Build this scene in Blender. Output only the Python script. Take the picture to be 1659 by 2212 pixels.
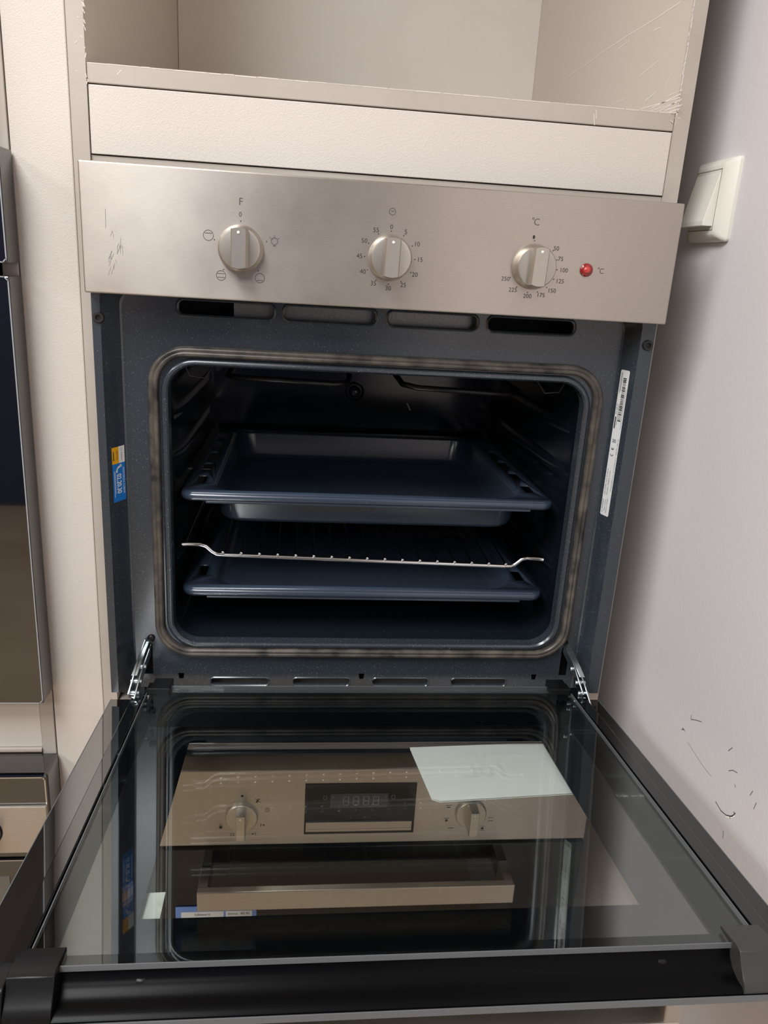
import bpy, math, random
from mathutils import Matrix, Vector
random.seed(7)
SC = bpy.context.scene
for o in list(bpy.data.objects): bpy.data.objects.remove(o, do_unlink=True)
COL = SC.collection

# ------------------------------------------------------------------ camera
cam_d = bpy.data.cameras.new('camera'); cam = bpy.data.objects.new('camera', cam_d); COL.objects.link(cam)
RR = ((0.9937078, 0.1087413, -0.0268341), (-0.0954532, 0.9475486, 0.3050251), (0.0585954, -0.3005445, 0.9519662))
rt = Vector([RR[i][0] for i in range(3)]); fw = Vector([RR[i][1] for i in range(3)]); up = Vector([RR[i][2] for i in range(3)])
cam.matrix_world = Matrix(((rt.x, up.x, -fw.x, -0.0838), (rt.y, up.y, -fw.y, -0.8360), (rt.z, up.z, -fw.z, 0.5173), (0, 0, 0, 1)))
cam_d.sensor_fit = 'VERTICAL'; cam_d.sensor_height = 36; cam_d.lens = 1686.25 / 2212 * 36; cam_d.clip_start = .02
SC.camera = cam

# ------------------------------------------------------------------ world, lights, exposure
w = bpy.data.worlds.new('world'); SC.world = w; w.use_nodes = True
w.node_tree.nodes['Background'].inputs[0].default_value = (.8, .82, .85, 1); w.node_tree.nodes['Background'].inputs[1].default_value = .3
def area(name, loc, size, e, col=(1, .95, .88), rot=(0, 0, 0)):
    l = bpy.data.lights.new(name, 'AREA'); l.shape = 'RECTANGLE'; l.size, l.size_y = size; l.energy = e; l.color = col
    o = bpy.data.objects.new(name, l); COL.objects.link(o); o.location = loc; o.rotation_euler = rot
    return o
area('ceiling_panel_light', (-.75, -1.1, 1.72), (.6, 1.2), 24, (.97, .985, 1))
area('ceiling_panel_light', (-2.2, -1.1, 1.72), (.6, 1.2), 18, (.97, .985, 1))
area('ceiling_panel_light', (-.75, -2.8, 1.72), (.6, 1.2), 12, (.97, .985, 1))
area('ceiling_panel_light', (-2.2, -2.8, 1.72), (.6, 1.2), 12, (1, .98, .96))
vs = SC.view_settings; vs.view_transform = 'Standard'; vs.look = 'None'; vs.gamma = 1; vs.use_curve_mapping = False; vs.exposure = .95
SC.cycles.max_bounces = 10; SC.cycles.transparent_max_bounces = 16; SC.cycles.glossy_bounces = 6; SC.cycles.diffuse_bounces = 4
SC.cycles.use_denoising = True; SC.cycles.caustics_reflective = False; SC.cycles.caustics_refractive = False; SC.cycles.sample_clamp_indirect = 4

# ------------------------------------------------------------------ materials
def S(r, g, b):
    f = lambda c: (c / 255) / 12.92 if c / 255 <= .04045 else ((c / 255 + .055) / 1.055) ** 2.4
    return (f(r), f(g), f(b), 1)
M = {}
def mat(name, col, rough=.5, metal=0, spec=.5, bump=None, var=None, specks=None, coat=0, emit=None, aniso=0, rvar=None, stretch=None):
    m = bpy.data.materials.new(name); m.use_nodes = True; nt = m.node_tree; n = nt.nodes; L = nt.links
    b = n['Principled BSDF']
    b.inputs['Base Color'].default_value = col; b.inputs['Roughness'].default_value = rough
    b.inputs['Metallic'].default_value = metal; b.inputs['Specular IOR Level'].default_value = spec
    b.inputs['Coat Weight'].default_value = coat; b.inputs['Coat Roughness'].default_value = .08
    b.inputs['Anisotropic'].default_value = aniso; b.inputs['Anisotropic Rotation'].default_value = .25
    if emit: b.inputs['Emission Color'].default_value = emit[0]; b.inputs['Emission Strength'].default_value = emit[1]
    tc = n.new('ShaderNodeTexCoord'); vec = tc.outputs['Object']
    def noise(scale, detail=3, st=None, rgh=.55):
        t = n.new('ShaderNodeTexNoise'); t.inputs['Scale'].default_value = scale; t.inputs['Detail'].default_value = detail; t.inputs['Roughness'].default_value = rgh
        v = vec
        if st:
            mp = n.new('ShaderNodeMapping'); mp.inputs['Scale'].default_value = st; L.new(vec, mp.inputs['Vector']); v = mp.outputs['Vector']
        L.new(v, t.inputs['Vector']); return t.outputs['Fac']
    def ramp(fac, a, c, p0=.35, p1=.65):
        r = n.new('ShaderNodeValToRGB'); e = r.color_ramp.elements; e[0].position = p0; e[0].color = a; e[1].position = p1; e[1].color = c
        L.new(fac, r.inputs['Fac']); return r.outputs['Color']
    colsock = None
    if var:   # (scale, second colour)
        colsock = ramp(noise(var[0], 4, stretch), col, var[1])
    if specks:  # (scale, threshold, colour)
        f = noise(specks[0], 1)
        mask = ramp(f, (0, 0, 0, 1), (1, 1, 1, 1), specks[1], specks[1] + .03)
        mx = n.new('ShaderNodeMix'); mx.data_type = 'RGBA'
        L.new(mask, mx.inputs[0])
        if colsock: L.new(colsock, mx.inputs[6])
        else: mx.inputs[6].default_value = col
        mx.inputs[7].default_value = specks[2]; colsock = mx.outputs[2]
    if colsock: L.new(colsock, b.inputs['Base Color'])
    if rvar:  # (scale, lo, hi)
        mr = n.new('ShaderNodeMapRange'); mr.inputs['From Min'].default_value = .3; mr.inputs['From Max'].default_value = .7
        mr.inputs['To Min'].default_value = rvar[1]; mr.inputs['To Max'].default_value = rvar[2]
        L.new(noise(rvar[0], 4, rvar[3] if len(rvar) > 3 else None), mr.inputs['Value']); L.new(mr.outputs[0], b.inputs['Roughness'])
    if bump:  # (scale, strength, distance)
        bp = n.new('ShaderNodeBump'); bp.inputs['Strength'].default_value = bump[1]; bp.inputs['Distance'].default_value = bump[2]
        L.new(noise(bump[0], 2, stretch), bp.inputs['Height']); L.new(bp.outputs[0], b.inputs['Normal'])
    M[name] = m; return m
def mirror_black(name, r0, rough=.03):
    m = mat(name, S(8, 9, 12), rough); b = m.node_tree.nodes['Principled BSDF']; b.inputs['IOR'].default_value = (1 + r0 ** .5) / (1 - r0 ** .5); return m
def glass(name, tint, r0, rough=0.0):
    m = bpy.data.materials.new(name); m.use_nodes = True; nt = m.node_tree; n = nt.nodes; L = nt.links; n.clear()
    out = n.new('ShaderNodeOutputMaterial'); mix = n.new('ShaderNodeMixShader'); tr = n.new('ShaderNodeBsdfTransparent'); gl = n.new('ShaderNodeBsdfGlossy')
    tr.inputs['Color'].default_value = tint; gl.inputs['Roughness'].default_value = rough; gl.inputs['Color'].default_value = (.93, 1, .98, 1)
    lw = n.new('ShaderNodeLayerWeight'); lw.inputs['Blend'].default_value = .5
    pw = n.new('ShaderNodeMath'); pw.operation = 'POWER'; pw.inputs[1].default_value = 5; L.new(lw.outputs['Facing'], pw.inputs[0])
    ma = n.new('ShaderNodeMath'); ma.operation = 'MULTIPLY_ADD'; ma.inputs[1].default_value = 1 - r0; ma.inputs[2].default_value = r0; L.new(pw.outputs[0], ma.inputs[0])
    L.new(ma.outputs[0], mix.inputs[0]); L.new(tr.outputs[0], mix.inputs[1]); L.new(gl.outputs[0], mix.inputs[2]); L.new(mix.outputs[0], out.inputs[0])
    M[name] = m; return m

mat('melamine', S(212, 204, 195), .5, spec=.35, bump=(900, .25, .0015), var=(2.5, S(206, 197, 187)))
mat('edge_band', S(184, 175, 165), .42, spec=.4, bump=(160, .06, .001), var=(14, S(178, 168, 157)))
mat('niche_inner', S(232, 225, 216), .45, spec=.4, bump=(70, .12, .003), var=(5, S(226, 218, 209)))
mat('side_face', S(208, 198, 186), .4, spec=.4, bump=(300, .05, .001))
mat('chip', S(214, 206, 196), .7)
mat('scratch_white', S(248, 244, 238), .7)
mat('wall_paint', S(214, 211, 213), .75, spec=.25, bump=(260, .12, .002), var=(1.5, S(210, 206, 207)))
mat('room_paint', S(206, 200, 192), .8)
mat('shop_dark', S(46, 52, 82), .6)
mat('reflection_white', S(222, 214, 206), .5)  # for the board added as a bright reflection
mat('room_warm', S(176, 150, 128), .6)
mat('ceiling_paint', S(225, 220, 212), .8)
mat('floor_tile', S(164, 146, 121), .45, var=(3, S(154, 134, 108)))
mat('scuff', S(105, 100, 104), .8)
mat('steel', S(194, 186, 177), .34, .93, bump=(1900, .08, .0003), stretch=(.07, 1, 1), var=(1900, S(186, 178, 169)), rvar=(9, .3, .4), aniso=.7)
mat('steel_edge', S(235, 230, 224), .2, 1)
mat('knob_satin', S(192, 186, 176), .34, .9, bump=(900, .05, .0003))
mat('knob_dot', S(238, 234, 226), .35)
mat('print', S(48, 40, 36), .5)
mat('enamel', S(46, 53, 60), .2, spec=.8, specks=(900, .7, S(120, 130, 135)), bump=(500, .02, .0005), rvar=(5, .14, .3))
mat('enamel_tray', S(49, 60, 75), .19, spec=.7, specks=(1100, .73, S(110, 120, 130)), bump=(350, .03, .0005))
mat('enamel_cavity_shade', S(20, 26, 32), .13, spec=.55, specks=(700, .73, S(60, 70, 75)))  # same enamel as the frame, darkened for the shade in depth
mat('gasket', S(38, 36, 34), .34, var=(40, S(92, 86, 78)), bump=(160, .15, .001))
mat('chrome', S(215, 215, 215), .14, 1)
mat('zinc', S(190, 200, 204), .22, 1, bump=(80, .1, .001))
mat('galv', S(125, 125, 124), .4, .8, bump=(300, .2, .001))
mat('dark_screw', S(32, 30, 28), .35, .6)
mat('rubber', S(26, 25, 25), .5)
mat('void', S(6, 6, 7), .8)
mat('black_gloss', S(10, 10, 12), .06, spec=.5)
mat('black_plastic', S(15, 15, 16), .34, spec=.25, bump=(500, .04, .0005))
mat('black_rail', S(6, 6, 7), .28, spec=.08)
mat('cap_plastic', S(52, 52, 50), .38, bump=(500, .05, .0005))
mat('red_lamp', S(135, 22, 24), .12, spec=.6, coat=.5)
mat('red_lamp_core', S(190, 60, 55), .2, coat=.5)
mat('switch_white', S(226, 224, 214), .3, spec=.45)
mat('switch_line', S(140, 138, 128), .5)
mat('paper', S(214, 216, 216), .55)
mat('paper_back', S(238, 242, 240), .6)
mat('paper_ghost', S(229, 234, 231), .6)
mat('paper_marble', S(205, 214, 208), .5, var=(70, S(180, 190, 184)))
mat('ink', S(48, 48, 52), .6)
mat('blue', S(22, 118, 200), .4)
mat('yellow', S(236, 172, 20), .4)
mat('orange', S(190, 118, 50), .5)
mat('white', S(236, 236, 236), .45)
mat('brand_grey', S(120, 122, 128), .5)
mat('card_blue', S(110, 140, 200), .5)
mat('lcd', S(62, 66, 72), .3)
mat('lcd_digit', S(112, 118, 124), .4)
mat('display_glass', S(14, 16, 20), .08)
mat('oak', S(196, 150, 108), .45, var=(3, S(178, 130, 90)), stretch=(8, 8, 1))
mat('glass_edge', S(96, 98, 100), .3)
mat('line_grey', S(150, 152, 156), .35)
mat('tube_dark', S(44, 42, 42), .3, .5)
mat('amber_pane', S(60, 60, 62), .1)
mirror_black('black_print', .2)
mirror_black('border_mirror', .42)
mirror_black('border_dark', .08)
mirror_black('rail_gloss', .3)
glass('clear_glass', (.985, .995, .99, 1), .075)
glass('outer_clear_glass', (.98, .98, .97, 1), .05)
mirror_black('oven_glass', .14)

# ------------------------------------------------------------------ mesh helpers
def rr(x0, x1, z0, z1, r, n=8):
    pts = []
    for cx, cz, a0 in ((x1 - r, z1 - r, 0), (x0 + r, z1 - r, 90), (x0 + r, z0 + r, 180), (x1 - r, z0 + r, 270)):
        for i in range(n + 1):
            a = math.radians(a0 + 90 * i / n); pts.append((cx + r * math.cos(a), cz + r * math.sin(a)))
    return pts
class MB:
    def __init__(s): s.v = []; s.f = []; s.m = []
    def add(s, v, f, m=0):
        b = len(s.v); s.v += [tuple(p) for p in v]; s.f += [tuple(b + i for i in q) for q in f]; s.m += [m] * len(f); return s
    def box(s, x0, x1, y0, y1, z0, z1, m=0):
        v = [(x, y, z) for x in (x0, x1) for y in (y0, y1) for z in (z0, z1)]
        return s.add(v, [(0, 1, 3, 2), (4, 6, 7, 5), (0, 4, 5, 1), (2, 3, 7, 6), (0, 2, 6, 4), (1, 5, 7, 3)], m)
    def loft(s, loops, cap0=False, cap1=False, close=False, m=0, flip=False):
        n = len(loops[0]); v = [p for l in loops for p in l]; f = []
        K = len(loops)
        for k in range(K if close else K - 1):
            a = k * n; b = ((k + 1) % K) * n
            for i in range(n):
                j = (i + 1) % n; f.append((a + i, a + j, b + j, b + i))
        if cap0: f.append(tuple(range(n))[::-1])
        if cap1: f.append(tuple(range((K - 1) * n, K * n)))
        if flip: f = [q[::-1] for q in f]
        return s.add(v, f, m)
    def prism(s, pts, axis, a, b, m=0):   # 2D outline pulled along an axis
        mk = {'x': lambda p, t: (t, p[0], p[1]), 'y': lambda p, t: (p[0], t, p[1]), 'z': lambda p, t: (p[0], p[1], t)}[axis]
        return s.loft([[mk(p, a) for p in pts], [mk(p, b) for p in pts]], True, True, m=m)
    def tube(s, path, r, seg=8, m=0, closed=False):
        P = [Vector(p) for p in path]; loops = []; n = len(P); ref = None
        for i, p in enumerate(P):
            a = P[(i - 1) % n] if closed or i else P[0]; b = P[(i + 1) % n] if closed or i < n - 1 else P[-1]
            t = (b - a).normalized()
            if ref is None: ref = Vector((0, 0, 1)) if abs(t.z) < .9 else Vector((1, 0, 0))
            u = (ref - t * ref.dot(t)).normalized(); ref = u; q = t.cross(u)
            loops.append([tuple(p + (u * math.cos(2 * math.pi * k / seg) + q * math.sin(2 * math.pi * k / seg)) * r) for k in range(seg)])
        return s.loft(loops, not closed, not closed, closed, m)
    def lathe(s, prof, axis, c, seg=32, m=0):   # prof: (radius, along axis)
        loops = []
        for r, t in prof:
            l = []
            for k in range(seg):
                a = 2 * math.pi * k / seg; ca, sa = r * math.cos(a), r * math.sin(a)
                l.append({'y': (c[0] + ca, c[1] + t, c[2] + sa), 'x': (c[0] + t, c[1] + ca, c[2] + sa), 'z': (c[0] + ca, c[1] + sa, c[2] + t)}[axis])
            loops.append(l)
        return s.loft(loops, True, True, m=m)
    def mesh(s, name, mats, smooth=None):
        me = bpy.data.meshes.new(name); me.from_pydata(s.v, [], s.f)
        for k in mats: me.materials.append(M[k])
        me.polygons.foreach_set('material_index', s.m)
        me.update(); me.validate()
        import bmesh
        bm = bmesh.new(); bm.from_mesh(me); bmesh.ops.recalc_face_normals(bm, faces=bm.faces); bm.to_mesh(me); bm.free()
        if smooth:
            me.polygons.foreach_set('use_smooth', [True] * len(me.polygons)); me.set_sharp_from_angle(angle=math.radians(smooth))
        return me
    def build(s, name, mats, parent=None, bevel=0, smooth=None, seg=2, solid=0):
        if isinstance(mats, str): mats = [mats]
        return link(name, s.mesh(name, mats, smooth), parent, bevel, seg, solid)
def link(name, me, parent=None, bevel=0, seg=2, solid=0):
    o = bpy.data.objects.new(name, me); COL.objects.link(o)
    if parent:
        o.parent = parent
        r = parent
        while r.parent: r = r.parent
        if parent is r and r.type == 'EMPTY': o.matrix_parent_inverse = Matrix.Translation(-Vector(r.location))
    if solid: md = o.modifiers.new('solidify', 'SOLIDIFY'); md.thickness = solid; md.offset = 0
    if bevel:
        md = o.modifiers.new('bevel', 'BEVEL'); md.width = bevel; md.segments = seg; md.limit_method = 'ANGLE'; md.angle_limit = math.radians(40); md.harden_normals = False
    return o
def empty(name, loc):
    o = bpy.data.objects.new(name, None); COL.objects.link(o); o.location = loc; o.empty_display_size = .05; return o
def tag(o, label, cat, group=None):
    o['label'] = label; o['category'] = cat
    if group: o['group'] = group
    return o
def struct(o, label=None):
    o['kind'] = 'structure'
    if label: o['label'] = label
    return o
def plate(loops, y, th):   # flat sheet with holes in the XZ plane, front face at y
    cu = bpy.data.curves.new('p', 'CURVE'); cu.dimensions = '2D'; cu.fill_mode = 'BOTH'; cu.extrude = th / 2
    for l in loops:
        sp = cu.splines.new('POLY'); sp.points.add(len(l) - 1); sp.use_cyclic_u = True
        for i, p in enumerate(l): sp.points[i].co = (p[0], p[1], 0, 1)
    o = bpy.data.objects.new('p', cu); COL.objects.link(o)
    dg = bpy.context.evaluated_depsgraph_get(); me = bpy.data.meshes.new_from_object(o.evaluated_get(dg))
    v = [(p.co.x, y + th / 2 - p.co.z, p.co.y) for p in me.vertices]; f = [tuple(q.vertices) for q in me.polygons]
    bpy.data.objects.remove(o); bpy.data.curves.remove(cu); bpy.data.meshes.remove(me)
    return v, f
_tc = {}
def text2d(t, size, bold=0):
    k = (t, bold)
    if k not in _tc:
        cu = bpy.data.curves.new('t', 'FONT'); cu.body = t; cu.size = 1; cu.align_x = 'CENTER'; cu.align_y = 'CENTER'; cu.resolution_u = 3; cu.offset = bold
        o = bpy.data.objects.new('t', cu); COL.objects.link(o)
        dg = bpy.context.evaluated_depsgraph_get(); me = bpy.data.meshes.new_from_object(o.evaluated_get(dg))
        _tc[k] = ([(p.co.x, p.co.y) for p in me.vertices], [tuple(q.vertices) for q in me.polygons])
        bpy.data.objects.remove(o); bpy.data.curves.remove(cu); bpy.data.meshes.remove(me)
    v, f = _tc[k]
    return [(x * size, y * size) for x, y in v], f
class Print:   # flat lettering and line art laid on a surface through a mapping (u, v, lift)
    def __init__(s, mp): s.mp = mp; s.mb = MB()
    def text(s, t, u, v, size, m=0, bold=0, lift=1, sx=1):
        V, F = text2d(t, size, bold); s.mb.add([s.mp(u + a * sx, v + b, lift) for a, b in V], F, m); return s
    def poly(s, pts, m=0, lift=1): s.mb.add([s.mp(a, b, lift) for a, b in pts], [tuple(range(len(pts)))], m); return s
    def rect(s, u0, u1, v0, v1, m=0, lift=1): return s.poly([(u0, v0), (u1, v0), (u1, v1), (u0, v1)], m, lift)
    def line(s, pts, wd, m=0, closed=False, lift=1):
        n = len(pts)
        for i in range(n if closed else n - 1):
            a = Vector(pts[i]); b = Vector(pts[(i + 1) % n]); d = (b - a)
            if d.length < 1e-9: continue
            d.normalize(); q = Vector((-d.y, d.x)) * wd / 2; e = d * wd * .25
            s.poly([tuple(a - q - e), tuple(b - q + e), tuple(b + q + e), tuple(a + q - e)], m, lift)
        return s
    def circle(s, u, v, r, wd, m=0, n=28): return s.line([(u + r * math.cos(2 * math.pi * i / n), v + r * math.sin(2 * math.pi * i / n)) for i in range(n)], wd, m, True)
    def dot(s, u, v, r, m=0, ry=None, lift=1): return s.poly([(u + r * math.cos(2 * math.pi * i / 14), v + (ry or r) * math.sin(2 * math.pi * i / 14)) for i in range(14)], m, lift)
    def build(s, name, mats, parent):
        o = s.mb.build(name, mats, parent)
        if name in ('dial_print', 'scratch', 'edge_chip', 'scuff_mark'): o['kind'] = 'stuff'
        return o
def onfront(y): return lambda u, v, l: (u, y - .00015 * l, v)

# ------------------------------------------------------------------ the room
def slab(name, x0, x1, y0, y1, z0, z1, m, label=None): return struct(MB().box(x0, x1, y0, y1, z0, z1).build(name, m), label)
slab('floor', -3.3, .36, -3.6, .7, -.98, -.9, 'floor_tile')
slab('ceiling', -3.3, .36, -3.6, .7, 1.75, 1.83, 'ceiling_paint')
slab('wall_back', -3.3, .36, .66, .76, -.9, 1.75, 'room_paint')
slab('wall_left', -3.4, -3.3, -3.6, .66, -.9, 1.75, 'room_warm')
slab('wall_front', -3.3, .36, -3.7, -3.6, -.9, 1.75, 'shop_dark')
slab('reflection_board', -1.36, -1.02, -3.6, -3.56, -.9, 1.2, 'reflection_white')  # unseen pale board, added to brighten the steel panel's left end by reflection
wall = slab('wall_right', .36, .46, -3.6, .66, -.9, 1.75, 'wall_paint', 'grey painted wall beside the cabinet with small scuffs')
# scuffs and scratches on the wall: (y, z) strokes
sk = [[(-.1092, .0577), (-.1102, .0529), (-.1215, .059), (-.1311, .0632)], [(-.0954, .03), (-.1003, .0335), (-.0965, .033), (-.1033, .0328)], [(-.1871, .0652), (-.1923, .0724)],
      [(-.1948, .0467), (-.201, .0519), (-.2088, .0544)], [(-.2087, .0405), (-.211, .039)], [(-.2347, .0476), (-.237, .0545)], [(-.2442, .0394), (-.2458, .0479)], [(-.2094, -.0238), (-.2074, -.0165)],
      [(-.1129, .025), (-.1464, .0204), (-.1684, .0204)]]
for i, l in enumerate(sk):
    pr = Print(lambda u, v, lf: (.36 - .0002, u, v)); pr.line(l, .0008 if i < 8 else .0004)
    pr.build('scuff_mark', 'scuff', wall)
hook = Print(lambda u, v, lf: (.36 - .0003, u, v))
hook.line([(-.1851, .0014), (-.197, -.0004), (-.207, .0021), (-.2156, .0079), (-.2195, .0143), (-.2169, .0138)], .0012); hook.line([(-.2065, .0008), (-.213, .0045), (-.219, .011)], .0022, 1)
hook.build('scratch', ['scuff', 'scratch_white'], wall)

# ------------------------------------------------------------------ oven cabinet
cab = tag(empty('oven_cabinet', (0, .28, -.9)), 'tall cream melamine oven cabinet with open niche and scratched edges', 'cabinet')
CT = 1.45; CY = .016  # cabinet and filler panel coordinates scaled about the camera to reach this front plane
def bx(name, x0, x1, y0, y1, z0, z1, m, parent, bevel=.0008): return MB().box(x0, x1, y0, y1, z0, z1).build(name, m, parent, bevel)
sl = MB().box(-.3103, -.2944, CY, CY + .0012, -.9, CT).box(-.3103, -.2944, CY + .0012, .6, -.9, CT, 1).build('side_panel', ['edge_band', 'side_face'], cab)
sr = MB().box(.2890, .3050, CY, CY + .0012, -.9, CT).box(.2890, .3050, CY + .0012, .6, -.9, CT, 1).build('side_panel', ['edge_band', 'side_face'], cab)
bx('back_panel', -.2938, .2888, .6, .606, .68, CT, 'niche_inner', cab, 0)
bx('top_panel', -.3103, .3050, CY, .6, CT + .0005, CT + .016, 'edge_band', cab)
sh = bx('shelf', -.2941, .2886, CY + .001, .598, .6663, .6837, 'edge_band', cab)
bx('filler_board', -.2934, .2883, CY + .0012, .034, .6044, .6651, 'melamine', cab, .0006)
bx('rail', -.2941, .2886, CY + .003, .5, .5965, .6034, 'edge_band', cab, .0004)
bx('shelf', -.2941, .2886, .032, .58, -.018, -.002, 'edge_band', cab)
bx('filler_board', -.2934, .2883, CY, .03, -.070, -.001, 'edge_band', cab, .0006)
bx('plinth', -.2941, .2886, .04, .06, -.9, -.68, 'edge_band', cab)
# scratches inside the niche's right side and chipped edges
sc = [[(.4269, .7947), (.3291, .7941), (.2524, .795), (.1849, .7938), (.1068, .7912), (.0484, .7906)], [(.3255, .8358), (.2805, .8351)], [(.1068, .7799), (.0888, .7786)], [(.2144, .7863), (.1768, .7866)],
      [(.2181, .7232), (.1571, .7228)], [(.1143, .703), (.0128, .697)], [(.1026, .7096), (.0768, .7134)], [(.162, .7218), (.1497, .7498)], [(.1333, .7395), (.0803, .7452)], [(.0518, .7152), (.04, .7271)],
      [(.0836, .6962), (.0192, .6934)], [(.06, .6923), (.008, .6946)], [(.08, .699), (.012, .7)], [(.05, .704), (.01, .7035)], [(.045, .6905), (.006, .689)], [(.07, .6875), (.01, .6862)]]
pr = Print(lambda u, v, lf: (.2890 - .0002, u, v))
for i, l in enumerate(sc): pr.line(l, [.0008, .0005, .0007][i % 3] if i else .0008)
pr.build('scratch', 'scratch_white', sr)
pr = Print(onfront(CY))
z = .672
while z < .86:
    d = random.uniform(.002, .007); pr.line([(.2894 + random.uniform(-.0002, .0008), z), (.2896 + random.uniform(-.0002, .0008), z + d)], random.uniform(.0006, .0016)); z += d + random.uniform(0, .002)
for a in ((.288, .6785, .294, .679), (.283, .683, .291, .684), (.284, .676, .287, .674)): pr.line([a[:2], a[2:]], .0007)
pr.build('edge_chip', 'chip', sr)
pr = Print(onfront(CY + .001))
x = -.288
while x < .28:
    d = random.uniform(.006, .03); pr.line([(x, .6831 + random.uniform(-.0003, .0002)), (x + d, .6831 + random.uniform(-.0003, .0002))], random.uniform(.0005, .0011)); x += d + random.uniform(0, .004)
for a in ((.205, .68, .206, .672), (.203, .676, .205, .666), (-.262, .679, -.266, .675)): pr.line([a[:2], a[2:]], .0009)
pr.build('edge_chip', 'chip', sh)
pr = Print(onfront(CY))
for i in range(16):
    z = random.uniform(.66, .76); pr.line([(-.2936 + random.uniform(-.001, .001), z), (-.2929 + random.uniform(-.002, .001), z + random.uniform(.001, .004))], .0007)
for a in ((-.3035, .698, -.301, .7), (-.2985, .705, -.296, .7035), (-.304, .6755, -.302, .675), (-.3, .72, -.2985, .7195)): pr.line([a[:2], a[2:]], .0007)
pr.build('edge_chip', 'chip', sl)

fp = MB().box(-.3689, -.3112, CY + .001, .03, -.9, CT).build('filler_panel', 'melamine', None, .0012)
tag(fp, 'narrow cream textured upright filler panel between the two oven cabinets', 'panel')

# ------------------------------------------------------------------ the open oven
ov = tag(empty('built_in_oven', (0, .25, 0)), 'stainless steel built-in oven with its glass door hanging open', 'oven')
PB = .4752
panel = MB().box(-.2975, .2975, -.02, .0155, PB, .595).build('control_panel', 'steel', ov, .0016, seg=3)
panel['label'] = 'brushed stainless steel control panel'
# knobs
kb = MB()
kb.lathe([(.0218, .0), (.0222, -.002), (.0216, -.004), (.0205, -.0125), (.0193, -.0145), (.0175, -.0148), (.001, -.0148)], 'y', (0, 0, 0), 48)
def grip(hw, d, rad, wd=None):
    loops = []
    for y, k in ((-.008, 1.28), (-.0148, 1.12), (d, 1.0), (d - .0012, .88)):
        h = rad if k > 1 else rad * (.985 if k == 1 else .95)
        l = []
        for i in range(9):
            a = -1 + 2 * i / 8; xx = a * hw * k; l.append((xx, y, math.sqrt(max(h * h - xx * xx, 0))))
        for i in range(9):
            a = 1 - 2 * i / 8; xx = a * hw * k; l.append((xx, y, -math.sqrt(max(h * h - xx * xx, 0))))
        loops.append(l)
    return loops
kb.loft(grip(.0074, -.0255, .0194), True, True)
kb.lathe([(.0014, -.0262), (.0014, -.0272), (.0009, -.0275)], 'y', (-.0002, 0, .0142), 12, m=1)
kme = kb.mesh('knob', ['knob_satin', 'knob_dot'], 38)
KX = (-.147, 0, .1472); KZ = .5248
for i, x in enumerate(KX):
    k = link('knob', kme, panel); k.location = (x, -.02, KZ); k.rotation_euler = (0, math.radians((0, 1, 2)[i]), 0)
# printed dials
def tick(p, cx, ang, r=.0253): p.dot(cx + r * math.sin(ang), KZ + r * math.cos(ang), .0006)
p = Print(onfront(-.02)); cx = KX[0]; W_ = .00042
p.text('F', cx, .5675, .0095, bold=-.012); p.text('0', cx - .0003, KZ + .0312, .0062); tick(p, cx, 0)
for a in (math.radians(x) for x in (72, 139, 219, 285)): tick(p, cx, a, .0262)
q = (cx + .0327, KZ + .0088)    # lamp
p.line([(q[0] + .0032 * math.sin(t), q[1] + .0032 * math.cos(t)) for t in [math.radians(-150 + 300 * i / 16) for i in range(17)]], W_)
for dz in (-.0032, -.0042): p.line([(q[0] - .0013, q[1] + dz), (q[0] + .0013, q[1] + dz)], W_)
for a in (-55, 0, 55): p.line([(q[0] + .0042 * math.sin(math.radians(a)), q[1] + .0042 * math.cos(math.radians(a))), (q[0] + .0055 * math.sin(math.radians(a)), q[1] + .0055 * math.cos(math.radians(a)))], W_)
q = (cx - .031, KZ + .0105); p.circle(*q, .0048, W_)
p.line([(q[0] - .0034 + .0068 * i / 18, q[1] + .0024 - .0007 * abs(math.sin(i / 18 * math.pi * 3))) for i in range(19)], W_)
q = (cx - .019, KZ - .0262); p.circle(*q, .0046, W_); p.line([(q[0] - .0035, q[1] + .0018), (q[0] + .0035, q[1] + .0018)], W_); p.line([(q[0] - .0035, q[1] - .0018), (q[0] + .0035, q[1] - .0018)], W_)
q = (cx + .0188, KZ - .0266); p.circle(*q, .0045, W_); p.line([(q[0] - .0028, q[1] - .0022), (q[0] + .0028, q[1] - .0022)], W_)
p.build('dial_print', 'print', panel)
p = Print(onfront(-.02)); cx = KX[1]
q = (cx, .5682); p.circle(*q, .0031, W_); p.line([(q[0] - .0013, q[1] + .0009), (q[0], q[1] - .0001), (q[0] + .0017, q[1] + .001)], W_)
for i, t in enumerate(('0', '5', '10', '15', '20', '25', '30', '35', '40', '45', '50', '55')):
    a = math.radians(30 * i); tick(p, cx, a)
    p.text(t, cx + (.0295 if len(t) == 2 else .029) * math.sin(a) * (1.03 if len(t) == 2 else 1), KZ + .0292 * math.cos(a), .0062)
p.build('dial_print', 'print', panel)
p = Print(onfront(-.02)); cx = KX[2]
p.text('°', cx - .0052, .5685, .008); p.text('C', cx - .0012, .5675, .0092, bold=-.012); p.dot(cx - .0026, .5535, .0013, ry=.0019); tick(p, cx - .0015, 0)
for t, a, rr_ in (('50', 48, .0285), ('75', 71, .0285), ('100', 93, .0295), ('125', 115, .0295), ('150', 139, .0295), ('175', 163, .0285), ('200', 187, .0292), ('225', 216, .0292), ('250', 243, .0292)):
    a = math.radians(a); tick(p, cx, a); ex = .003 if math.sin(a) > .1 and len(t) == 3 else (-.0015 if math.sin(a) < -.3 else .0008)
    p.text(t, cx + rr_ * math.sin(a) + ex, KZ + rr_ * math.cos(a), .006)
p.text('°', cx + .069, KZ + .0008, .0065); p.text('C', cx + .0725, KZ - .0002, .0076, bold=-.01)
p.build('dial_print', 'print', panel)
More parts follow.
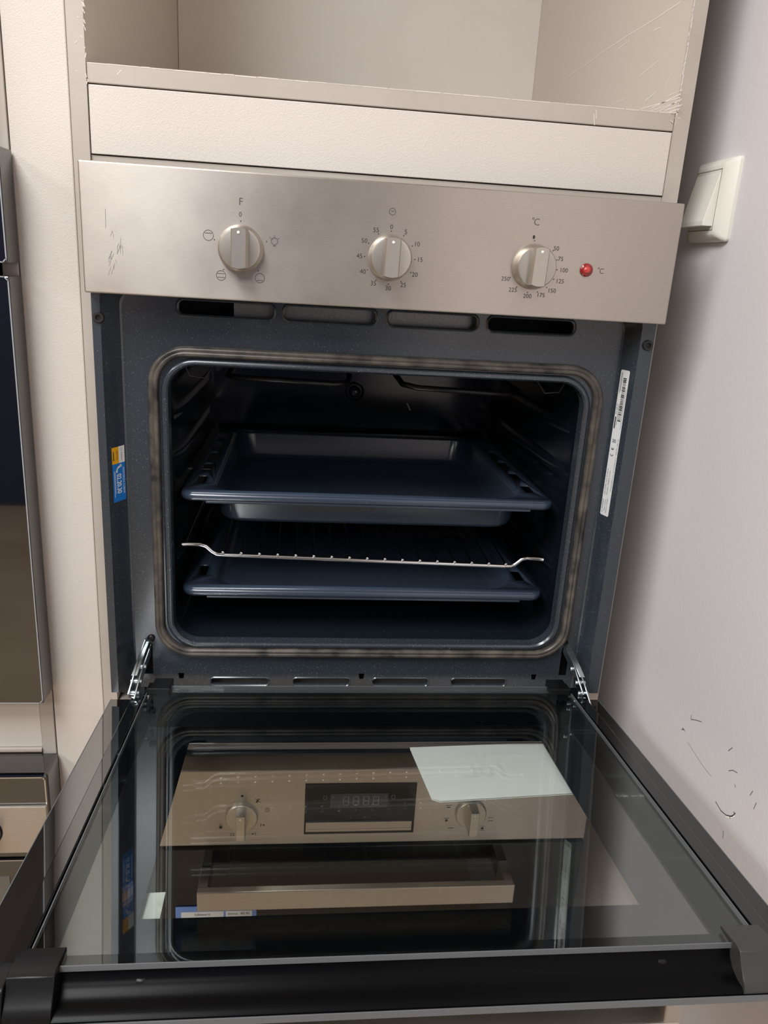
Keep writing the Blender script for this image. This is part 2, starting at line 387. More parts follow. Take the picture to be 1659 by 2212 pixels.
il = MB().lathe([(.0067, 0), (.0066, -.0016), (.0058, -.0026), (.0042, -.003)], 'y', (.2032, -.02, KZ + .0002), 28)
il.lathe([(.0037, -.003), (.0033, -.0042), (.0018, -.005)], 'y', (.2032, -.02, KZ + .0002), 20, m=1)
il.build('indicator_lamp', ['red_lamp', 'red_lamp_core'], panel, smooth=50)
# light scratches on the steel
p = Print(onfront(-.02))
for i in range(20):
    x, z = random.uniform(-.272, -.258), random.uniform(.495, .535); p.line([(x, z), (x + random.uniform(-.003, .001), z - random.uniform(.003, .009))], .0002)
p.line([(-.274, .553), (-.2745, .536)], .0003)
p.build('scratch', 'galv', panel)

# front frame: outer flange, sloping walls, recessed face
FY = .028  # face, slot, mouth and gasket coordinates scaled about the camera to this depth
XL0, XR0, XL1, XR1 = -.2885, .2815, -.2742, .2725
ff = MB()
def arch(x0, x1, z0, z1, r): return [(x1, z0)] + [(x1, z0 + (z1 - r - z0) * k / 6) for k in range(1, 6)] + rr(x0, x1, z0 - .1, z1, r)[:18] + [(x0, z1 - r - (z1 - r - z0) * k / 6) for k in range(1, 6)] + [(x0, z0)]
def strip(mb, lines):
    n = len(lines[0]); mb.add([q for l in lines for q in l], [(k * n + i, k * n + i + 1, (k + 1) * n + i + 1, (k + 1) * n + i) for k in range(len(lines) - 1) for i in range(n - 1)])
ff.add(*plate([[(-.2968, .0205), (-.2968, .5), (.2968, .5), (.2968, .0205)] + arch(XL0, XR0, .0205, .488, .02)], 0, .0012))
A0 = arch(XL0, XR0, .0205, .488, .02); A1 = arch(XL0 + .0008, XR0 - .0008, .0205, .487, .02); A2 = arch(XL1 - .001, XR1 + .001, .001, .477, .0145); A3 = arch(XL1 + .001, XR1 - .001, .001, .475, .014)
strip(ff, [[(x, 0, z) for x, z in A0], [(x, .0014, z) for x, z in A1], [(x, FY - .0012, z) for x, z in A2], [(x, FY - .0002, z) for x, z in A3]])
OX0, OX1, OZ0, OZ1 = -.2282, .2382, .0727, .4033
TS = ((-.2152, -.1161), (-.1046, -.0065), (.0070, .1051), (.1175, .2147))
BS = ((-.1852, -.1150), (-.0850, -.0148), (.0141, .0844), (.1143, .1847))
slots = [rr(a, b, .4560, .4707, .006, 4) for a, b in TS]
slots += [rr(a, b, .0147, .0241, .0042, 4) for a, b in BS]
slots += [[(x - .0036, .0309), (x + .0036, .0309), (x + .0024, .0231), (x - .0024, .0231)] for x in (-.2204, -.0003, .2209)]
slots += [[(x - .005, .0294), (x + .005, .0294), (x + .005, .0703), (x - .005, .0703)] for x in (-.2586, .2581)]
ff.add(*plate([rr(XL1, XR1, .001, .477, .014), rr(OX0, OX1, OZ0, OZ1, .03)] + slots, FY, .0012))
# pressed lip around every top slot
for a, b in TS:
    ff.loft([[(x, y, z) for x, z in rr(a - o, b + o, .4560 - o, .4707 + o, .006 + o, 4)] for y, o in ((FY - .0004, .0028), (FY - .0016, .0012), (FY - .0002, -.0004), (FY + .004, -.0008))])
for a, b in BS:
    ff.loft([[(x, y, z) for x, z in rr(a - o, b + o, .0147 - o, .0241 + o, .0042 + o, 4)] for y, o in ((FY - .0002, .002), (FY - .0012, .0008), (FY - .0002, -.0003), (FY + .005, -.0008))])
# lip of the mouth
ff.loft([[(x, y, z) for x, z in rr(OX0 - o, OX1 + o, OZ0 - o, OZ1 + o, .03 + o)] for y, o in ((FY - .0002, .0075), (FY - .003, .006), (FY - .0042, .004), (FY - .0042, .0015), (FY - .002, -.0004), (FY + .012, -.001))])
frame = ff.build('front_frame', 'enamel', ov, smooth=35)
frame['label'] = 'dark blue-grey speckled enamel frame around the oven mouth'
bx('slot_shade_sheet', -.27, .277, .075, .08, .425, .49, 'void', ov, 0)  # near-black sheets standing in for the shade behind the slots
bx('slot_shade_sheet', -.27, .277, .06, .065, .006, .06, 'void', ov, 0)
bx('vent_plate', -.159, .109, .044, .046, .45, .49, 'galv', ov, 0)
for x, z in ((-.29, .4505), (.29, .4512)):
    MB().lathe([(.0058, 0), (.0058, -.0018), (.005, -.0028), (.0028, -.0028), (.0026, -.0006)], 'y', (x, 0, z), 24).build('grommet', 'rubber', frame, smooth=40)
for x, z in ((-.2545, .0778), (.2549, .0767)):
    s = MB().lathe([(.0046, 0), (.0044, -.0016), (.003, -.003), (.001, -.0033)], 'y', (x, FY, z), 20); s.box(x - .0022, x + .0022, FY - .0036, FY - .0028, z - .0004, z + .0004).box(x - .0004, x + .0004, FY - .0036, FY - .0028, z - .0022, z + .0022)
    s.build('screw', 'dark_screw', frame, smooth=50)
# gasket
gx0, gx1, gz0, gz1 = -.2426, .2527, .0615, .4171
prof = [(.0056, 0), (.0062, -.003), (.0048, -.0062), (.002, -.0072), (.0004, -.006), (-.0012, -.0072), (-.0036, -.0066), (-.0048, -.004), (-.0046, 0)]
MB().loft([[(x, FY + b, z) for x, z in rr(gx0 - a, gx1 + a, gz0 - a, gz1 + a, .036 + a, 12)] for a, b in prof]).build('door_gasket', 'gasket', ov, smooth=60)['label'] = 'worn grey-brown rubber gasket'
# stickers on the sloping walls
def slope(xo, xi, zt, down):
    sv = Vector((xi - xo, FY, 0)); ln = sv.length; sv.normalize(); nr = Vector((abs(sv.y) * (1 if xi > xo else -1), -abs(sv.x), 0))
    def f(u, v, l): q = Vector((xo, 0, zt)) + Vector((0, 0, -1 if down else 1)) * u + sv * v + nr * (.0002 + .00012 * l); return tuple(q)
    return f, ln
f, ln = slope(XL0, XL1, .3135, True)
p = Print(f); a, b = .22 * ln, .87 * ln; mid = (a + b) / 2
p.rect(0, .0185, a, mid + .0008, 1); p.rect(0, .0185, mid + .0008, b, 2); p.rect(.0185, .0615, a, b, 0)
p.text('02.20.30', .0415, mid - .0005, .0098, 2, .02, 2, .66); p.text('ASSISTENZA CLIENTI', .039, b - .003, .0038, 2, 0, 2, .85)
p.line([(.0215, mid + .0032), (.0238, mid - .0022), (.0272, mid - .0034)], .0022, 2, lift=2); p.dot(.0216, mid + .003, .0017, 2, lift=2); p.dot(.0270, mid - .0034, .0017, 2, lift=2)
p.line([(.026, a + .0026), (.056, a + .0026)], .0006, 2, lift=2); p.line([(.028, a + .0042), (.052, a + .0042)], .0005, 2, lift=2)
p.text('SERVICE', .0092, mid - .0022, .0036, 4, 0, 2, .8); p.line([(.005, a + .0024), (.0125, a + .0024)], .0013, 4, lift=2); p.line([(.0125, a + .0024), (.0142, a + .0036)], .0009, 4, lift=2); p.line([(.0125, a + .0024), (.0142, a + .0012)], .0009, 4, lift=2)
p.circle(.0034, mid + .005, .0017, .0004, 3); p.text('i', .0034, mid + .005, .003, 3, 0, 2); p.text('INDESIT', .0115, mid + .005, .0034, 3, 0, 2, .8)
p.build('service_sticker', ['blue', 'yellow', 'white', 'brand_grey', 'ink'], frame)['label'] = 'blue, white and yellow service phone number sticker'
f, ln = slope(XR0, XR1, .2505, False)
p = Print(f); a, b = .3 * ln, .8 * ln; H_ = b - a
p.poly([(x, z + a) for x, z in rr(0, .171, 0, H_, .002, 4)], 0)
x = .113
while x < .162:
    wd = random.choice((.0004, .0006, .0009, .0014)); p.rect(x, x + wd, a + .0035, a + .0088, 1, 2); x += wd + random.choice((.0004, .0006, .001))
p.text('IFV 220 IX', .1265, b - .0022, .0028, 1, 0, 2); p.rect(.104, .1175, b - .0032, b - .0014, 1, 2); p.line([(.108, b - .0048), (.132, b - .0048)], .0005, 1, lift=2); p.line([(.145, b - .0022), (.168, b - .0022)], .0006, 1, lift=2); p.line([(.147, b - .0036), (.168, b - .0036)], .0005, 1, lift=2)
p.line([(.105, a + .002), (.15, a + .002)], .0004, 1, lift=2)
for cx_ in (.0742, .0816):
    p.line([(cx_ - .0022 * math.cos(t), a + .0098 + .0022 * math.sin(t)) for t in [math.radians(-80 + 160 * i / 10) for i in range(11)]], .0008, 1, lift=2)
p.line([(.0795, a + .0098), (.0815, a + .0098)], .0008, 1, lift=2)
p.line([(.0875, a + .0118), (.092, a + .0074)], .0004, 1, lift=2); p.line([(.0875, a + .0074), (.092, a + .0118)], .0004, 1, lift=2); p.line([(.088, a + .0112), (.0915, a + .0112), (.0912, a + .0082), (.0884, a + .0082)], .0004, 1, True, lift=2); p.rect(.0878, .0918, a + .0062, a + .0069, 1, 2)
p.text('INDESIT', .0135, b - .0024, .0034, 1, 0, 2); p.circle(.0045, b - .0024, .0014, .0004, 1)
for j, t in enumerate(('Made in Poland', 'Fabrique en Pologne')): p.text(t, .0125, b - .0062 - .003 * j, .0022, 1, 0, 2)
p.text('Type F107BA  Mod. IFV 220 IX', .0405, b - .0028, .0025, 1, 0, 2); p.text('220-240V~ 50/60Hz  2.2 kW', .04, b - .0068, .0025, 1, 0, 2)
p.text('Whirlpool EMEA S.p.A.  Via Carlo Pisacane n.1  20016 Pero (MI)  Italy', .062, a + .0022, .0022, 1, 0, 2)
p.build('rating_label', ['paper', 'ink'], frame)['label'] = 'long white rating label with barcode'

# cavity
cv = MB()
ring = lambda y, x0, x1, z0, z1, r: [(x, y, z) for x, z in rr(x0, x1, z0, z1, r)]
cv.loft([ring(FY + .012, OX0 + .001, OX1 - .001, OZ0 + .001, OZ1 - .001, .029), ring(.052, OX0 - .001, OX1 + .001, OZ0 + .003, OZ1 + .003, .03), ring(.1, OX0 + .001, OX1 - .001, OZ0 + .004, OZ1 + .002, .03), ring(.43, -.2225, .2300, .09, .398, .03)], False, True)
cv.lathe([(.0155, 0), (.0155, -.004), (.013, -.005), (.012, -.001)], 'y', (.0012, .43, .320), 28)
cav = cv.build('cavity', 'enamel_cavity_shade', ov, smooth=40)
cav['label'] = 'enamelled oven cavity, its shade put into a darker colour'
for sgn in (-1, 1):
    for zc in (.1140, .1655, .2333, .288, .342):
        pts = []
        xw0 = (OX0 + .0005) if sgn < 0 else (OX1 - .0005); xw1 = -.2235 if sgn < 0 else .2312
        loops = []
        for t in range(11):
            yy = .058 + .35 * t / 10; xw = xw0 + (xw1 - xw0) * max(0, (yy - .1) / .33); am = .0085 * min(1, min(t, 10 - t) / 1.5 + .12)
            loops.append([(xw - sgn * (am * math.sin(math.pi * k / 8) - .003), yy, zc + .012 * math.cos(math.pi * k / 8)) for k in range(9)])
        MB().loft(loops, True, True).build('side_rib', 'enamel_cavity_shade', cav, smooth=60)
MB().lathe([(.0085, 0), (.0095, -.006), (.007, -.011), (.003, -.0125)], 'y', (.0012, .43, .320), 24).build('lamp_cover', 'amber_pane', cav, smooth=50)
q = MB().prism([(.0875, .304), (.0895, .3045), (.0955, .293), (.0935, .2925)], 'y', .4285, .4315); q.build('thermostat_slot', 'galv', cav)
# grill element and its hooks
path = [(-.165, .42, .382), (-.172, .3, .382), (-.172, .12, .381), (-.16, .105, .381), (-.045, .1, .379), (-.03, .112, .379), (-.026, .13, .384), (-.026, .28, .386), (.034, .28, .386), (.034, .13, .386), (.038, .112, .381), (.055, .1, .379), (.168, .1, .376), (.183, .115, .378), (.183, .3, .382), (.176, .42, .382)]
MB().tube(path, .0036, 10).build('heating_element', 'tube_dark', ov, smooth=60)
for x, sg in ((-.198, -1), (.205, 1)):
    MB().tube([(x + sg * .014, .05, .398), (x + sg * .010, .052, .388), (x - sg * .006, .055, .386), (x - sg * .014, .06, .398), (x - sg * .016, .06, .404)], .0009, 8).build('wire_hook', 'tube_dark', ov, smooth=60)

# hinges
T = .0980226; ZG = .0108445
def dp(x, Lv, n): return (x, -Lv * math.cos(T) + n * math.sin(T), ZG + Lv * math.sin(T) + n * math.cos(T))
for sg, x in ((-1, -.2586), (1, .2581)):
    h = MB()
    def arm(xa, xb, pts, wd):
        lp = []
        for i, (y, z) in enumerate(pts):
            a = Vector(pts[max(i - 1, 0)]); b = Vector(pts[min(i + 1, len(pts) - 1)]); t = (b - a).normalized(); nn = Vector((-t.y, t.x)) * wd
            o_ = sg * .0075 * i / (len(pts) - 1)
            lp.append([(xa + o_, y + nn.x, z + nn.y), (xb + o_, y + nn.x, z + nn.y), (xb + o_, y - nn.x, z - nn.y), (xa + o_, y - nn.x, z - nn.y)])
        h.loft(lp, True, True)
    arm(x - .0032, x + .0032, [(.045, .0715), (.014, .066), (-.004, .058), (-.016, .05)], .0042)
    arm(x - .0042, x - .0024, [(.03, .07), (-.002, .06), (-.02, .047), (-.034, .036)], .0058)
    arm(x + .0024, x + .0042, [(.03, .064), (-.004, .054), (-.022, .044), (-.045, .028)], .0058)
    for y, z, o_ in ((-.004, .057, .0026), (-.02, .047, .0048), (-.03, .038, .006)):
        h.lathe([(.0022, -.0066), (.003, -.0056), (.003, .0056), (.0022, .0066)], 'x', (x + sg * o_, y, z), 14)
    h.build('hinge', 'zinc', ov, .0004, smooth=40)
# ---- door (its own tilted frame: x, y = -distance from hinge, z = height over the outer glass)
GL0, GL1 = .0, .4565
WX0, WX1, WL0, WL1 = -.193, .193, .105, .366
def dbox(mb, x0, x1, l0, l1, n0, n1, m=0): return mb.box(x0, x1, -l1, -l0, n0, n1, m)
door = dbox(MB(), -.2485, .2485, .02, .034, .0006, .0185).build('door', 'black_rail', ov, .0006)
door.location = (0, 0, ZG); door.rotation_euler = (-T, 0, 0)
door['label'] = 'open oven door with black side rails and two glass panes'
for s_ in (-1, 1):
    a, b = sorted((s_ * .2535, s_ * .2655)); c, d = sorted((s_ * .2495, s_ * .254))
    m_ = dbox(MB(), a, b, .012, .43, .0005, .0222); dbox(m_, c, d, .03, .43, .0005, .0188); m_.build('side_rail', 'rail_gloss' if s_ < 0 else 'border_dark', door, .0006)
og = MB(); dbox(og, -.2975, .2975, GL0, GL1, -.004, 0); og = og.build('outer_glass', 'outer_clear_glass', door, .0008)
bp_ = MB()
for x0, x1, l0, l1 in ((-.266, .266, GL0 + .0003, WL0), (-.266, .266, WL1, GL1 - .0003), (-.266, WX0, WL0, WL1), (WX1, .266, WL0, WL1)): dbox(bp_, x0, x1, l0, l1, .00015, .0005)
bp_.build('printed_border', 'black_print', door)['label'] = 'black printed border of the outer glass'
for s_ in (-1, 1):
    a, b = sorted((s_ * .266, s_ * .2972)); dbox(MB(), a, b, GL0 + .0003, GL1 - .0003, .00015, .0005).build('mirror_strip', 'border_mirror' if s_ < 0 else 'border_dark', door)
for x0, x1, l0, l1 in ((-.2977, .2977, GL1, GL1 + .0008), (-.2982, -.2975, GL0, GL1), (.2975, .2982, GL0, GL1)): dbox(MB(), x0, x1, l0, l1, -.0042, .0006).build('glass_edge', 'glass_edge', door)
ig = MB(); dbox(ig, -.2505, .2505, .012, .4335, .0190, .0228); ig.build('inner_glass', 'clear_glass', door)['label'] = 'clear reflecting inner glass pane'
for x0, x1, l0, l1 in ((-.2505, .2505, .4335, .4343), (-.251, -.2503, .03, .4335), (.2503, .251, .03, .4335), (-.2505, .2505, .0112, .012)): dbox(MB(), x0, x1, l0, l1, .0189, .0230).build('glass_edge', 'glass_edge', door)
# black concave front rail
pf = [(.4325, .0185), (.4345, .012), (.439, .007), (.446, .004), (.453, .0035), (.4555, .001), (.42, .0006), (.42, .0185)]
MB().prism([(-a, b) for a, b in pf], 'x', -.232, .232).build('front_rail', 'black_rail', door, smooth=50)
for s_ in (-1, 1):
    cp = [(.418, .0236), (.44, .0262), (.4445, .025), (.4475, .018), (.452, .010), (.4555, .006), (.4558, .0006), (.42, .0006)]
    a, b = sorted((s_ * .2285, s_ * .258)); m_ = MB().prism([(-u, v) for u, v in cp], 'x', a, b)
    a, b = sorted((s_ * .258, s_ * .2965)); cp2 = [(.428, .0222), (.4485, .0228), (.4515, .021), (.4545, .012), (.4558, .006), (.4558, .0006), (.428, .0006)]
    m_.prism([(-u, v) for u, v in cp2], 'x', a, b)
    m_.build('corner_cap', 'cap_plastic' if s_ > 0 else 'black_plastic', door, .0006, smooth=40)
    bs = MB().lathe([(.0085, -.0), (.0085, .006), (.007, .0075), (.003, .0075), (.0026, .004)], 'z', (s_ * .178, -.428, .0045), 24); bs.build('handle_fixing', 'black_plastic', door, smooth=50)
    a, b = sorted((s_ * .226, s_ * .2515)); c_ = MB(); dbox(c_, a, b, .009, .026, .0185, .0262); dbox(c_, a + .004, b, -.006, .01, .012, .025); c_.build('glass_clip', 'black_plastic', door, .0008)
def handle(parent, ypos, zc, name='handle'):
    """bar handle in closed-door axes: x across, y out of the door (negative), z up"""
    h = MB(); hx = .1965
    h.box(-hx, hx, ypos - .044, ypos - .034, zc - .014, zc + .014)
    for s in (-1, 1):
        a, b = sorted((s * hx, s * (hx - .012))); h.box(a, b, ypos - .036, ypos, zc - .0135, zc + .0135)
    return h
hb = handle(None, 0, 0); hme = hb.mesh('handle', ['steel'])
h = link('handle', hme, door, .0012)
# closed axes -> opened door axes: out (-y) becomes down (-z), up (z) becomes away from the hinge (-y)
h.matrix_local = Matrix(((1, 0, 0, .0), (0, 0, -1, -.424), (0, 1, 0, -.004), (0, 0, 0, 1)))
h['label'] = 'brushed steel bar handle'
# papers stuck to the outside of the outer glass
st = Print(lambda u, v, l: (u, -v, -.0042 - .0002 * l))
st.poly([(.044, .108), (.212, .098), (.206, .200), (.06, .2115), (.0525, .207)], 0, 1)
st.mb.add([(x, -y_, -.0058) for x, y_ in [(.044, .108), (.212, .098), (.206, .200), (.06, .2115), (.0525, .207)]], [(4, 3, 2, 1, 0)], 0)
def ghost(t, u, v, s, b=0):
    V, F = text2d(t, s, b); c_, s_ = math.cos(-.06), math.sin(-.06)
    st.mb.add([(u - (a_ * c_ - b_ * s_), -(v - (a_ * s_ + b_ * c_)), -.0041) for a_, b_ in V], [q[::-1] for q in F], 1)
ghost('289 268 UOE', .135, .122, .012); ghost('10L', .118, .158, .034, .02)
st.build('paper_card', ['paper_back', 'paper_ghost'], door)['label'] = 'plain white back of a card stuck under the door glass'
st = MB().add([(x, -l, n) for n in (-.0043, -.0046) for x, l in ((-.2, .332), (-.1795, .331), (-.1785, .39), (-.2, .39))], [(0, 1, 2, 3), (7, 6, 5, 4)])
st.build('paper_strip', 'paper_marble', door)['label'] = 'narrow pale sticker strip under the glass corner'

# ------------------------------------------------------------------ trays and rack
def tray(z, depth, holes, name, label):
    x0, x1, y0, y1 = -.2182, .2225, .045, .41; ix0, ix1, iy0, iy1 = -.1845, .1890, .058, .40  # tray widths and heights scaled about the camera when moved deeper
    t = tag(empty(name, (0, .22, z)), label, 'tray', 'baking trays in the oven')
    m = MB()
    hl = []
    for s in (0, 1):
        cx = -.2022 if s == 0 else .2065
        for k in range(5): a = .086 + k * .063; hl.append(rr(cx - .0062, cx + .0062, a, a + .034, .003, 3))
    v, f = plate([rr(x0, x1, y0, y1, .014), rr(ix0, ix1, iy0, iy1, .028)] + (hl if holes else hl[:1] + hl[5:6]), 0, .0008)
    m.add([(a, c, z + b) for a, b, c in v], f)
    lp = lambda o, zz: [(x, y, z + zz) for x, y in rr(x0 - o, x1 + o, y0 - o, y1 + o, .014 + o)]
    m.loft([lp(0, .0002), lp(.0016, -.0006), lp(.0024, -.0026), lp(.0022, -.006), lp(.0008, -.0078), lp(-.002, -.008)])
    ip = lambda o, zz: [(x, y, z + zz) for x, y in rr(ix0 + o, ix1 - o, iy0 + o, iy1 - o, .028)]
    m.loft([ip(-.0002, .0002), ip(.0014, -.0012), ip(.0022, -.004), ip(.006, -depth + .006), ip(.009, -depth + .0015), ip(.013, -depth)], False, True)
    m.build('pan', 'enamel_tray', t, smooth=45, solid=.001)
    l = MB().box(-.1915, .196, .0445, .0485, z - .0115, z - .0078); l.build('front_stop', 'enamel_tray', t, .0012)
    return t
tray(.2542, .040, True, 'baking_tray', 'deep blue-grey enamel baking tray on the upper oven level')
tray(.1347, .014, False, 'baking_tray', 'shallow blue-grey enamel baking tray under the wire rack')
rk = tag(empty('wire_rack', (0, .2, .18)), 'chrome wire shelf rack between the two baking trays', 'rack')
def rz(x, z): return z - .0225 * (x)      # the rack sits a little crooked
ends = [(-.2205, .0555, .1870), (-.2145, .0575, .1870), (-.1995, .059, .1866), (-.193, .059, .1846), (-.186, .059, .1780), (-.1805, .059, .1750), (-.1705, .059, .1745)]
L_ = [(x, y, rz(x, z - .0045)) for x, y, z in ends]; R_ = [(-x + .003, y, rz(-x, z - .0045)) for x, y, z in ends[::-1]]
MB().tube(L_ + R_, .0027, 12).build('front_rail', 'chrome', rk, smooth=60)
for s in (-1, 1): MB().tube([(s * .22 + .0015, .0555, rz(s * .22, .1825)), (s * .22 + .0015, .41, rz(s * .22, .1825))], .0024, 8).build('side_rail', 'chrome', rk, smooth=60)
MB().tube([(-.2185, .41, rz(-.22, .1825)), (.2215, .41, rz(.22, .1825))], .0024, 8).build('rear_rail', 'chrome', rk, smooth=60)
n = 17
rod = MB().tube([(0, .0565, 0), (0, .41, .006)], .0011, 8); rod.lathe([(.0006, -.0012), (.0017, -.0006), (.0017, .001), (.001, .0016)], 'y', (0, .0562, 0), 10); rme = rod.mesh('wire', ['chrome'], 60)
for i in range(n):
    x = -.173 + .349 * i / (n - 1); r_ = link('wire', rme, rk); r_.location = (x, 0, rz(x, .1738))

# ------------------------------------------------------------------ the lower oven, seen through the glass
lo = tag(empty('built_in_oven', (0, .25, -.67)), 'steel and black glass oven with digital display below the open door', 'oven')
LX = .003
lp = MB().box(-.2975 + LX, .2975 + LX, -.02, .015, -.184, -.0745).build('control_panel', 'steel', lo, .0014)
bx('oven_body', -.28, .275, .0165, .55, -.665, -.08, 'galv', lo)
dg_ = MB().box(-.0685 + LX - .001, .0705 + LX - .001, -.0208, -.0195, -.169, -.094); dsp = dg_.build('display_glass', 'display_glass', lp, .0005)
bx('button_bar', -.0645, .069, -.0235, -.0205, -.1595, -.1495, 'steel', lp, .0005)
bx('button_bar', -.0645, .069, -.0232, -.0205, -.1635, -.1600, 'steel', lp, .0004)
p = Print(onfront(-.0208)); p.rect(-.035, .037, -.1295, -.109, 0)
for i in range(4):
    u = -.0155 + i * .0125; v = -.1195; s_, t_ = .0032, .006
    for a, b in (((-s_, t_), (s_, t_)), ((-s_, 0), (s_, 0)), ((-s_, -t_), (s_, -t_)), ((-s_, 0), (-s_, t_)), ((s_, 0), (s_, t_)), ((-s_, -t_), (-s_, 0)), ((s_, -t_), (s_, 0))):
        p.line([(u + a[0], v + a[1]), (u + b[0], v + b[1])], .0012, 1, lift=2)
for u in (-.0415, .0435): p.line([(u - .002, -.117), (u - .002, -.112), (u + .002, -.112), (u + .002, -.117)], .0005, 1, True)
p.text('-', -.0085, -.1445, .006, 1); p.text('+', .009, -.1445, .006, 1); p.dot(-.032, -.114, .0009, 1, lift=2); p.dot(.034, -.114, .0009, 1, lift=2)
p.build('display_digits', ['lcd', 'lcd_digit'], lp)
kb = MB().lathe([(.0198, 0), (.0202, -.0015), (.0198, -.004), (.0186, -.0052), (.001, -.0052)], 'y', (0, 0, 0), 40)
kb.loft([[(x, y, z) for x, z in rr(-w_, w_, -h_, h_, .0012, 3)] for y, w_, h_ in ((-.004, .0058, .0178), (-.022, .0056, .0176), (-.0232, .005, .017))], True, True)
kb.lathe([(.0011, -.0232), (.0011, -.0236), (.0008, -.0238)], 'y', (0, 0, .0135), 10, m=1)
kme2 = kb.mesh('knob', ['knob_satin', 'knob_dot'], 40)
for x in (-.1435, .1445):
    k = link('knob', kme2, lp); k.location = (x, -.02, -.141)
p = Print(onfront(-.02)); cx, cz = -.1435, -.141
p.dot(cx + .0005, cz + .030, .0017); p.line([(cx + .017, cz + .02), (cx + .022, cz + .0255)], .0006); p.dot(cx + .0185, cz + .0215, .0013); p.line([(cx + .0185, cz + .0215), (cx + .0195, cz + .0255), (cx + .0215, cz + .0245)], .0006); p.line([(cx + .0165, cz + .0255), (cx + .0225, cz + .0205)], .0006)
p.circle(cx + .031, cz + .009, .0026, .0005); p.line([(cx + .031, cz + .0105), (cx + .031, cz + .009), (cx + .0325, cz + .009)], .0005)
p.line([(cx + .0235, cz - .011), (cx + .0235, cz - .0155)], .0007); p.line([(cx + .0245, cz - .0132), (cx + .028, cz - .0132)], .0006); p.poly([(cx + .0265, cz - .0115), (cx + .0285, cz - .0132), (cx + .0265, cz - .015)])
p.line([(cx + .017, cz - .024), (cx + .017, cz - .0285)], .0007); p.line([(cx + .0125, cz - .0262), (cx + .016, cz - .0262)], .0006); p.poly([(cx + .014, cz - .0245), (cx + .012, cz - .0262), (cx + .014, cz - .028)])
p.rect(cx - .0275, cx - .0237, cz - .0175, cz - .0135); p.line([(cx - .0268, cz - .0135), (cx - .0266, cz - .011), (cx - .0246, cz - .011), (cx - .0244, cz - .0135)], .0005)
p.line([(cx - .0135, cz - .0285), (cx - .0135, cz - .025), (cx - .010, cz - .025), (cx - .010, cz - .0285)], .0005); p.line([(cx - .0145, cz - .0285), (cx - .009, cz - .0285)], .0005)
p.build('dial_print', 'print', lp)
p = Print(onfront(-.02)); cx = .1445
p.text('P', cx - .0195, cz + .0265, .0062); p.circle(cx + .0185, cz + .0275, .0024, .0006); p.line([(cx + .0175, cz + .0242), (cx + .0195, cz + .0242)], .0006)
def zig(u, v, wd, n=7): p.line([(u - wd / 2 + wd * i / n, v + (.0006 if i % 2 else -.0006)) for i in range(n + 1)], .0005)
zig(cx - .029, cz + .012, .0075); p.line([(cx - .031, cz + .009), (cx - .027, cz + .009)], .0014)
zig(cx - .0305, cz - .0075, .007); p.dot(cx - .0305, cz - .0108, .0019); zig(cx - .0235, cz - .0225, .0075)
for v in (-.0075, -.0125): p.line([(cx + .0235, cz + v), (cx + .0305, cz + v)], .0006)
p.dot(cx + .0175, cz - .024, .0019); p.line([(cx + .0142, cz - .0208), (cx + .0208, cz - .0208)], .0005); p.line([(cx + .0142, cz - .0272), (cx + .0208, cz - .0272)], .0005)
p.build('dial_print', 'print', lp)
bx('door', -.2975 + LX, .2975 + LX, -.021, .015, -.655, -.1885, 'black_gloss', lo, .001)
h2 = link('handle', hme, lo, .0012); h2.matrix_basis = Matrix.Translation((LX, -.021, -.2285))
cd = tag(empty('price_card', (-.17, -.0255, -.33)), 'blue price card with white paper slips on the lower oven door', 'card')
bx('card', -.226, -.124, -.0235, -.0215, -.335, -.2765, 'card_blue', cd, 0)
for (x0, x1, z0, z1), tt in (((-.219, -.1655, -.305, -.2832), 'lubbaerit'), ((-.163, -.1295, -.305, -.2832), 'forno  40.90')):
    s_ = Print(onfront(-.0236)); s_.rect(x0, x1, z0, z1, 0); s_.text(tt, (x0 + x1) / 2, z1 - .0045, .0055, 1, 0, 2); s_.build('paper_slip', ['paper', 'ink'], cd)

# ------------------------------------------------------------------ the neighbouring column on the left
nc = tag(empty('oven_cabinet', (-.67, .28, -.9)), 'cream oven cabinet at the left edge of the picture', 'cabinet')
bx('side_panel', -.3855, -.3699, CY, .58, -.9, CT, 'edge_band', nc)
bx('side_panel', -.98, -.9642, CY, .58, -.9, CT, 'edge_band', nc)
bx('added_tan_board', -.962, -.3887, -.006, CY, .62, CT, 'oak', nc, .001)  # unseen tan board, added to warm the reflections in the door's left strip
bx('shelf', -.963, -.3857, .004, .56, .604, .619, 'edge_band', nc)
bx('filler_board', -.963, -.3857, CY + .001, .036, -.0645, -.0005, 'melamine', nc, .0006)
bx('shelf', -.963, -.3857, CY, .56, .002, .0135, 'edge_band', nc)
bx('orange_edge', -.963, -.3859, CY - .0004, .02, -.0004, .0012, 'orange', nc, 0)
bx('rail', -.963, -.3857, CY - .003, .03, -.0695, -.065, 'edge_band', nc, .0006)
no = tag(empty('built_in_oven', (-.67, .25, .02)), 'black glass oven with thin grey outlines at the left edge', 'oven')
bx('control_panel', -.965, -.3672, -.02, .015, .4985, .602, 'oven_glass', no, .0012)
bx('door', -.965, -.3672, -.02, .015, .018, .4862, 'oven_glass', no, .0012)
for z0, z1, nm in ((.4985, .602, 'outline'), (.018, .4862, 'outline')):
    pr = Print(onfront(-.02)); x0, x1 = -.9645, -.3678; c = .004
    pr.line([(x0 + c, z0 + .0006), (x1 - c, z0 + .0006), (x1 - .0006, z0 + c), (x1 - .0006, z1 - c), (x1 - c, z1 - .0006), (x0 + c, z1 - .0006)], .0011, 0, False)
    pr.build(nm, 'line_grey', no)
bx('oven_body', -.955, -.395, .0165, .53, .022, .60, 'void', no)
l2 = tag(empty('built_in_oven', (-.67, .25, -.67)), 'black oven with steel knob strip left of the open door', 'oven')
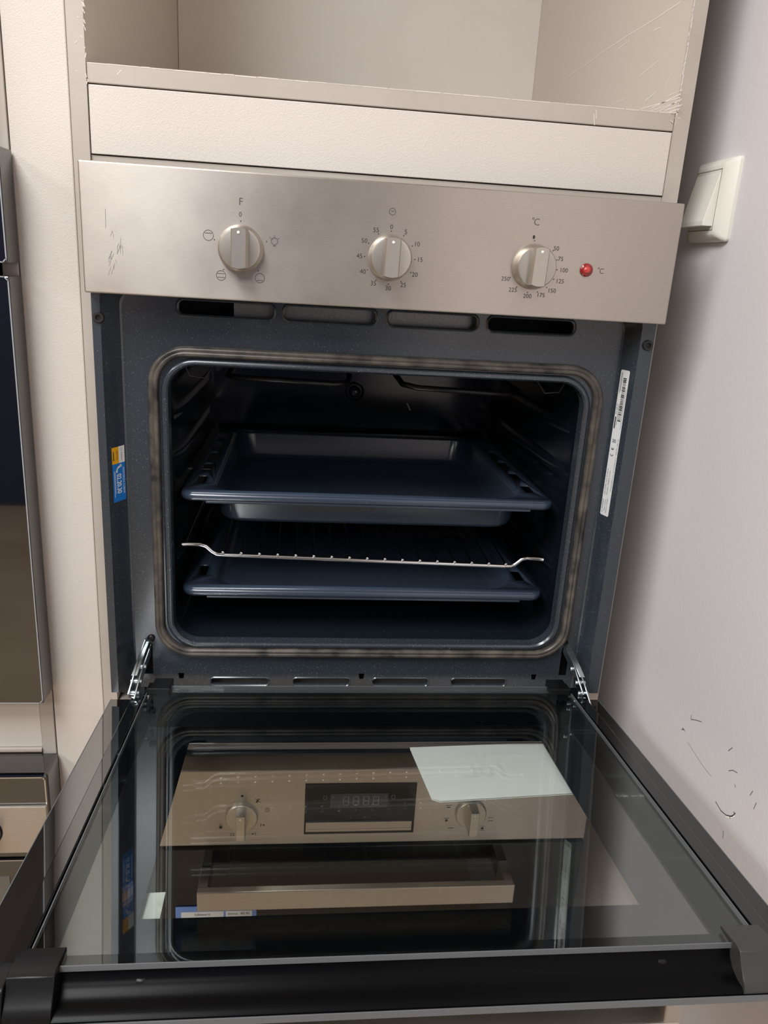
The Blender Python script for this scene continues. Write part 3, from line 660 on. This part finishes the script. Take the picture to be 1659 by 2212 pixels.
bx('front_body', -.965, -.367, -.03, .015, -.68, -.0705, 'oven_glass', l2, .004)
pr = Print(onfront(-.03)); pr.line([(-.96, -.0745), (-.3725, -.0745), (-.370, -.0775), (-.370, -.2)], .0014); pr.build('chrome_trim', 'chrome', l2)
ks = bx('knob_strip', -.965, -.3695, -.0345, -.0302, -.177, -.1115, 'steel', l2, .001)
kx = MB().lathe([(.0185, 0), (.0188, -.004), (.0172, -.007), (.016, -.018), (.014, -.02)], 'y', (-.4415, -.0345, -.146), 32); kx.build('knob', ['knob_satin'], ks, smooth=40)
kx = MB().lathe([(.0205, .0), (.0205, -.0008)], 'y', (-.4415, -.0345, -.146), 32); kx.build('knob_ring', 'black_plastic', ks, smooth=40)
bx('door', -.965, -.3695, -.033, -.0302, -.655, -.1875, 'oven_glass', l2, .001)
pr = Print(onfront(-.033)); pr.line([(-.96, -.189), (-.3705, -.189)], .0012); pr.build('chrome_trim', 'chrome', l2)
bx('door_label', -.52, -.419, -.0338, -.0331, -.33, -.212, 'galv', l2, 0)

# ------------------------------------------------------------------ light switch
sw = tag(empty('light_switch', (.36, .0395, .605)), 'cream wide rocker light switch on the grey wall', 'switch')
y0, y1, z0, z1 = -.003, .0825, .5625, .6465
sf = MB(); lps = []
for d, o in ((0, 0), (.003, 0), (.0075, .004), (.0112, .012), (.012, .016)):
    lps.append([(.36 - d, y, z) for y, z in rr(y0 + o, y1 - o, z0 + o * .5, z1 - o * .5, .004, 4)])
sf.loft(lps, True, True); sf.build('frame', 'switch_white', sw, smooth=25)
rc = MB(); a, b = .0165, .0685
pts = [(.3485, .6315), (.3475, .6312), (.337, .5825), (.3372, .578), (.3485, .578)]
rc.loft([[(x, y, z) for x, z in pts] for y in (a, b)], True, True); rc.build('rocker', 'switch_white', sw, .0005)
ln_ = MB().box(.3477, .3481, a - .002, b + .002, .6345, .6352); ln_.box(.3477, .3481, a - .002, b + .002, .5738, .5748); ln_.box(.3477, .3481, a - .002, a - .0012, .5745, .635)
ln_.build('rocker_gap', 'switch_line', sw)
